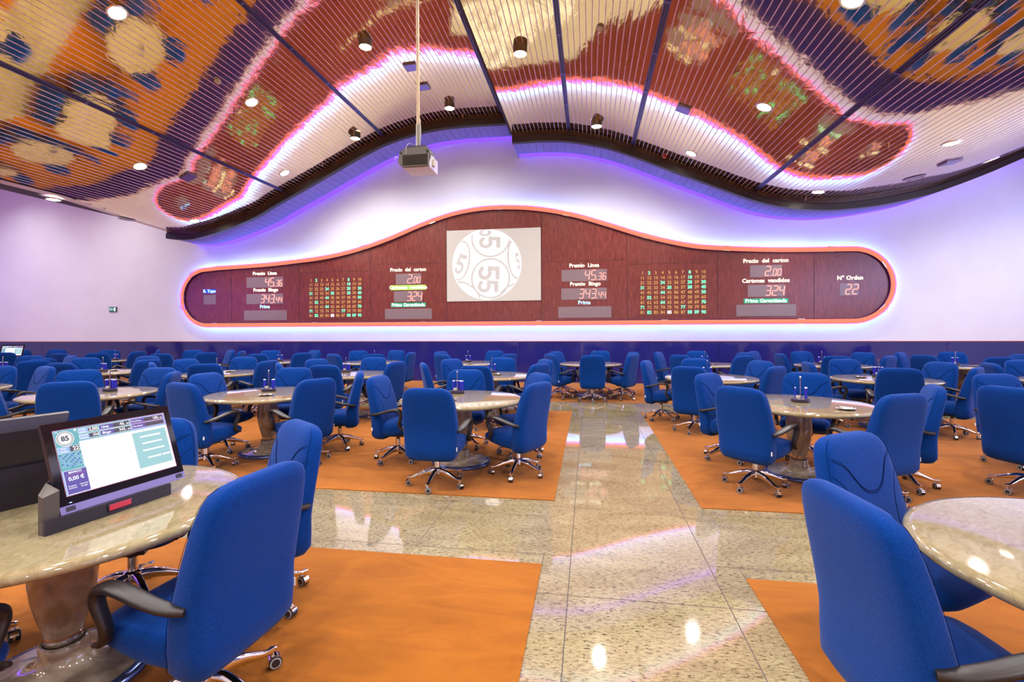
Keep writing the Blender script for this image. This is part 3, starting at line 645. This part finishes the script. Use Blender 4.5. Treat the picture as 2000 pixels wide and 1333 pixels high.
# ================================================================ MARBLE TABLES
def make_table():
    root=empty('round_marble_table')
    MB().lathe([(.0001,.775),(.30,.775),(.69,.775),(.715,.772),(.727,.763),(.731,.752),(.727,.740),(.712,.731),(.62,.728),(.0001,.728)],'marble',96).build('tabletop',root,ang=60)
    MB().lathe([(.098,.728),(.104,.70),(.118,.63),(.127,.55),(.126,.47),(.115,.38),(.094,.29),(.077,.235),(.071,.205)],'pedestal',40).build('pedestal',root,ang=60)
    MB().lathe([(.070,.208),(.072,.206),(.072,.170),(.070,.166)],'chrome',40).build('pedestal_ring',root)
    MB().lathe([(.074,.168),(.084,.170),(.090,.163),(.089,.13),(.096,.095),(.122,.068),(.175,.052),(.25,.042),(.300,.036),(.302,.030)],'pedestal',48).build('foot',root,ang=60)
    MB().lathe([(.298,.030),(.303,.037),(.328,.034),(.344,.024),(.347,.010),(.340,.0)],'blue_metal',48).build('base_rim',root,ang=60)
    return root
tp=make_table(); TOBJ={}; used=False
for k,(x,y) in TABLES.items():
    o=tp if not used else copy_tree(tp); used=True; o.location=(x,y,.007); o.rotation_euler=(0,0,random.uniform(0,6.28)); TOBJ[k]=o
    pre={'A':'round cream marble pedestal table at front left, carrying two touchscreen terminals','B':'round cream marble pedestal table cut by the right frame edge, in the foreground'}
    tag(o,pre.get(k,'round cream marble pedestal table, the '+TD[k].replace(' table','')),'table','round marble pedestal tables')
ZT=.782
# ================================================================ CADDIES, PENS, TRAYS
CADDIES=[
 ('C',-1.65,5.93),('D',-4.21,5.82),('E',2.29,5.71),('F',-6.38,5.56),('R2a',-1.79,8.83),('R2b',1.95,8.43),('R2c',-4.61,8.64),('R2d',-7.04,8.22),('R2e',-9.66,8.28),
 ('R2f',4.72,8.79),('R2h',-12.32,8.42),('R3a',0.12,11.73),('R3b',-2.96,11.63),('R3c',-5.41,11.60),('R3d',2.67,11.79),('R3e',5.14,11.70),('R3f',7.74,11.65),('R3g',-8.03,11.56),
 ('R3i',-13.05,11.54)]
TRAYS=[
 ('C',-1.58,5.33),('D',-3.98,5.45),('E',2.52,5.24),('R2a',-1.61,8.45),('R2d',-6.99,8.50),('R2e',-9.61,8.46),('R2f',4.35,8.58),('R3b',-2.74,10.96),('R3c',-5.54,11.21),
 ('R3d',2.72,11.17),('R3f',7.83,11.24)]
cp=empty('pen_caddy')
MB().lathe([(.0001,.040),(.080,.040),(.088,.036),(.091,.028),(.091,.006),(.086,0),(.0001,0)],'caddy',28,sy=.8).build('caddy_base',cp)
b=MB(); b.cyl(0,.0,.038,.27,.0055,'steel',10); b.lathe([(.0001,.286),(.008,.282),(.011,.275),(.008,.268),(.0001,.265)],'steel',12); b.build('rod',cp)
MB().box(-.045,-.005,-.018,.01,.0405,.070,'beige').build('card_box',cp,smooth=False)
pen=MB(); pen.cyl(0,0,.0,.112,.0068,'pen',10); pp=pen.build('marker_pen')
pc=MB(); pc.cyl(0,0,.112,.122,.0072,'pencap',10); pc.build('pen_cap',pp)
usedc=usedp=False
for i,(k,x,y) in enumerate(CADDIES):
    near=not k.startswith('R3'); a=random.uniform(-.4,.4)
    o=cp if not usedc else copy_tree(cp); usedc=True; o.location=(x,y,ZT); o.rotation_euler=(0,0,a)
    tag(o,'dark pen caddy with tall rod on the '+TD[k],'pen caddy','pen caddies on the marble tables')
    spots=[(s_*(.050+.011*j),.014*(j%2)-.012+.016*q) for s_ in (-1,1) for j in range(2) for q in range(3 if near else 2)]
    if k in('F','C','R2c','R2f'): spots+=[(-.028,.040),(-.010,.042),(.010,.042),(.028,.040)]
    if k=='E': spots=[p for p in spots if not (p[0]<0 and p[1]>0)]
    for px,py in spots:
        q=pp if not usedp else copy_tree(pp); usedp=True
        q.location=(x+px*cos(a)-py*sin(a),y+px*sin(a)+py*cos(a),ZT+.0402)
        tag(q,'blue marker pen with white cap on the '+TD[k],'pen','marker pens in the caddy on the '+TD[k])
tb=MB(); n=40; prof=[(.0001,.004),(.055,.004),(.066,.010),(.088,.014),(.090,.012),(.066,.004),(.05,.0),(.0001,.0)]
tb.loft([[((r*(1+(.035*cos(10*2*pi*k/n) if r>.06 else 0)))*cos(2*pi*k/n),(r*(1+(.035*cos(10*2*pi*k/n) if r>.06 else 0)))*sin(2*pi*k/n),z+(.003*cos(20*2*pi*k/n) if .04<r<.08 else 0)) for k in range(n)] for r,z in prof],'steel',cap=False)
tr=tb.build('steel_tray',ang=25); used=False
for k,x,y in TRAYS:
    o=tr if not used else copy_tree(tr); used=True; o.location=(x,y,ZT+.0035)
    tag(o,'shiny steel fluted tray lying on the '+TD[k],'tray','steel trays on the marble tables')
# ================================================================ TOUCHSCREEN TERMINALS
def make_terminal(screen=True):
    root=empty('touchscreen_terminal')
    b=MB()
    def prism(P,z0,z1,m):
        zt=z1 if isinstance(z1,(list,tuple)) else [z1]*len(P)
        b.add([(x,y,z0) for x,y in P]+[(x,y,z) for (x,y),z in zip(P,zt)],[tuple(range(len(P)-1,-1,-1)),tuple(range(len(P),2*len(P)))]+[(i,(i+1)%len(P),(i+1)%len(P)+len(P),i+len(P)) for i in range(len(P))],m)
    prism([(-.064,-.024),(.448,-.024),(.448,-.008),(-.064,-.008)],0,.056,'term')
    prism([(-.064,-.008),(-.007,-.008),(-.007,.075),(-.064,.019)],0,[.150,.165,.188,.160],'termgrey'); prism([(.390,-.008),(.448,-.008),(.448,.019),(.390,.075)],0,.03,'term')
    prism([(-.007,-.008),(.39,-.008),(.39,.075),(-.007,.075)],0,.03,'term'); prism([(-.007,.075),(.39,.075),(.35,.115),(.034,.115)],0,.188,'term')
    base=b.build('base',root,smooth=False)
    b=MB().box(.160,.262,-.0285,-.0235,.016,.050,'glass'); b.box(.166,.256,-.030,-.0285,.020,.046,'slotred'); b.build('scanner_window',base,smooth=False)
    b=MB().cyl(0,0,0,.004,.010,'chrome',16); o=b.build('lock',base); o.location=(.012,.096,.145); o.rotation_euler=(-pi/2,0,R(44)); 
    d=MB(); W_,H_=.539,.386
    ring=lambda x0,x1,z0,z1,y:[(x0,y,z0),(x1,y,z0),(x1,y,z1),(x0,y,z1)]
    d.loft([ring(0,W_,0,H_,0),ring(0,W_,0,H_,.018),ring(.02,W_-.02,.03,H_-.05,.045),ring(.05,W_-.05,.05,H_-.09,.052)],'term')
    d.box(.0,W_,-.004,0,.034,H_,'glass'); d.box(.0,W_,-.005,0,0,.033,'termband'); d.box(.02,.055,-.0056,-.005,.008,.027,'term'); d.box(.492,.525,-.0056,-.005,.008,.027,'term')
    for x in (.06,.16,.27,.38,.48): d.cyl(x,0,0,0,.003,'wheel',6)
    disp=d.build('display',root,smooth=False); disp.location=(0,0,.055); disp.rotation_euler=(-.328,0,0)
    for x,z in ((.12,.26),(.27,.26),(.42,.26),(.12,.12),(.42,.12)):
        o=MB().cyl(0,0,0,.003,.005,'wheel',8).build('screw',disp); o.location=(x,.050,z); o.rotation_euler=(-pi/2,0,0)
    if screen:
        u=MB(); lay=[0]
        def q(x0,x1,z0,z1,m):
            lay[0]+=1; y=-.0042-.00004*lay[0]; u.add([(x0,y,z0),(x1,y,z0),(x1,y,z1),(x0,y,z1)],[(0,1,2,3)],m)
        def tx(s,x,z,size,m,al='CENTER',off=.0006,sx=1):
            lay[0]+=1; y=-.0042-.00004*lay[0]; u.merge(text_mb(s,m,size,al,off=off*size/.02,ext=0,sx=sx),lambda p:(x+p[0],y,z+p[1]))
        def disc(x,z,r,m,r0=0):
            lay[0]+=1; y=-.0042-.00004*lay[0]; n=28
            if r0: u.add([(x+rr*cos(2*pi*k/n),y,z+rr*sin(2*pi*k/n)) for rr in (r0,r) for k in range(n)],[(k,(k+1)%n,(k+1)%n+n,k+n) for k in range(n)],m)
            else: u.add([(x+r*cos(2*pi*k/n),y,z+r*sin(2*pi*k/n)) for k in range(n)],[tuple(range(n))],m)
        q(.0315,.5115,.068,.3535,'ui_red'); q(.033,.510,.0695,.352,'ui_sky'); q(.034,.122,.175,.350,'ui_teal'); q(.120,.340,.292,.350,'ui_teal')
        q(.120,.509,.0705,.290,'ui_w'); q(.338,.499,.103,.277,'ui_pale')
        for x0,x1,z in ((.37,.47,.252),(.375,.47,.219),(.37,.475,.184),(.385,.45,.146),(.455,.495,.146)): q(x0,x1,z-.004,z+.004,'ui_w')
        disc(.072,.312,.033,'ui_w'); disc(.072,.312,.030,'ui_dark',.0275); disc(.072,.312,.025,'ui_dark',.0235); tx('85',.072,.312,.030,'ui_dark',off=.0008)
        tx('TTL',.044,.344,.008,'ui_w'); disc(.114,.343,.005,'ui_w')
        def pill(x0,x1,z0,z1,cb='ui_w',split=.5,cd='ui_dark',cl='ui_sky'):
            q(x0,x1,z0,z1,cb); e=.0016; q(x0+e,x0+(x1-x0)*split,z0+e,z1-e,cl); q(x0+(x1-x0)*split,x1-e,z0+e,z1-e,cd)
        pill(.124,.202,.323,.345); tx('Precio',.142,.339,.009,'ui_w'); tx('Cartón',.142,.329,.009,'ui_w'); tx('2,00',.200,.334,.020,'ui_w','RIGHT')
        pill(.124,.202,.296,.318); tx('Cartones',.142,.312,.008,'ui_w'); tx('Vendidos',.142,.302,.008,'ui_w'); tx('324',.200,.307,.015,'ui_w','RIGHT')
        pill(.206,.340,.322,.346,'ui_w',.45,cl='ui_blue'); tx('Línea',.232,.334,.015,'ui_w'); tx('45,',.318,.334,.019,'ui_w','RIGHT'); tx('36',.336,.331,.012,'ui_w','RIGHT')
        pill(.206,.340,.295,.319,'ui_w',.45,cl='ui_blue'); tx('Bingo',.234,.307,.016,'ui_w'); tx('343,',.318,.307,.018,'ui_w','RIGHT'); tx('44',.336,.304,.012,'ui_w','RIGHT')
        pill(.346,.500,.324,.345,'ui_red',.4,cl='ui_blue'); tx('Prec.Prima',.350,.334,.010,'ui_w','LEFT'); tx('100,',.480,.334,.018,'ui_w','RIGHT'); tx('00',.495,.331,.010,'ui_w','RIGHT')
        pill(.346,.500,.299,.320,'ui_red',.4,cl='ui_blue'); tx('Prec.Garan.',.350,.309,.010,'ui_w','LEFT')
        pill(.036,.117,.250,.277,'ui_w',.55); tx('Bolas',.058,.269,.009,'ui_w'); tx('Extraídas',.058,.258,.008,'ui_w'); tx('22',.114,.263,.023,'ui_w','RIGHT')
        for v in range(90):
            r_,c_=divmod(v,10); q(.038+.0081*c_,.044+.0081*c_,.240-.0066*r_,.2445-.0066*r_,'ui_pale' if v+1 in lit else 'ui_blue' if (v%3==0) else 'ui_sky')
        q(.035,.122,.072,.175,'ui_w'); q(.037,.120,.074,.173,'ui_blue'); tx('BANCO',.078,.164,.014,'ui_w'); q(.046,.112,.1525,.1545,'ui_red'); tx('0,00 €',.078,.137,.022,'ui_w')
        tx('Comprar',.058,.107,.008,'ui_w'); tx('Cartones',.058,.098,.008,'ui_w'); tx('Cartones',.100,.107,.008,'ui_w'); tx('de pago',.100,.098,.008,'ui_w')
        q(.034,.043,.0405,.0435,'ledblue')
        u.build('screen_image',disp,smooth=False)
    return root
t1=make_terminal(); t1.location=(-2.148,1.662,ZT+.0005); t1.rotation_euler=(0,0,R(81.67))
tag(t1,'black touchscreen terminal with lit bingo screen on the front left marble table','terminal','touchscreen terminals')
t2=copy_tree(t1); t2.location=(-2.664,2.045,ZT+.0005); t2.rotation_euler=(0,0,R(252))
tag(t2,'touchscreen terminal at left frame edge, turned away, showing its dark back','terminal','touchscreen terminals')
t3=copy_tree(t1); t3.location=(-16.62,11.25,ZT+.0005); t3.rotation_euler=(0,0,R(25))
tag(t3,'small distant touchscreen terminal with lit screen at the far left of the back row','terminal','touchscreen terminals')
# ================================================================ PROJECTOR
pj=tag(empty('projector',(-2.36,6.42,3.98)),'grey ceiling projector hanging from a long tan pole in front of the board','projector')
b=MB(); b.loft([[(x,y,z) for x,z in ((-.20,-.12),(.19,-.12),(.19,.07),(.15,.11),(-.16,.11),(-.20,.07))] for y in (.0,.37)],'projwhite'); b.build('body',pj,smooth=False)
b=MB(); b.loft([[(x,y,z) for x,z in ((-.26,-.04),(-.23,-.09),(.18,-.09),(.215,.02),(.20,.10),(.15,.15),(-.15,.15),(-.235,.09))] for y in (-.03,.0)],'proj'); b.build('mounting_plate',pj,smooth=False)
b=MB(); b.box(-.185,.20,-.075,-.03,-.125,.045,'proj'); b.box(-.172,.187,-.079,-.075,-.112,.032,'darkglass'); b.build('front_window',pj,smooth=False)
b=MB().box(-.14,.15,-.02,.34,.15,.175,'caddy'); b.build('mounting_bracket',pj,smooth=False)
for x in (-.215,.17):
    o=MB().cyl(0,0,0,.02,.016,'wheel',12).build('knob',pj); o.location=(x,-.03,.085); o.rotation_euler=(pi/2,0,0)
b=MB().box(.19,.215,.10,.19,-.07,.01,'beige'); b.build('side_vent_box',pj,smooth=False)
zt=zceil(-2.33)-3.98
MB().cyl(-.015,.12,.17,.52,.030,'polegrey',16).build('pole_sleeve',pj)
MB().cyl(-.015,.12,.50,zt,.023,'pole',16).build('pole',pj)
b=MB(); b.sweep(smooth_pts([(.02,.10,.60),(.035,.09,.4),(.025,.10,.2),(.13,.10,.16),(.20,.15,.08),(.215,.2,-.02)],5),lambda i:[(.005*cos(2*pi*k/8),.005*sin(2*pi*k/8)) for k in range(8)],'cable')
b.sweep(smooth_pts([(-.12,-.03,-.06),(-.13,-.06,.10),(-.10,-.04,.20),(-.04,.05,.21),(.0,.10,.18)],5),lambda i:[(.003*cos(2*pi*k/8),.003*sin(2*pi*k/8)) for k in range(8)],'cable')
b.sweep(smooth_pts([(-.235,.0,.03),(-.27,.0,.03),(-.30,.0,.045),(-.31,.0,.02),(-.30,.0,.01)],4),lambda i:[(.006*cos(2*pi*k/8),.006*sin(2*pi*k/8)) for k in range(8)],'cable'); b.build('cables',pj)
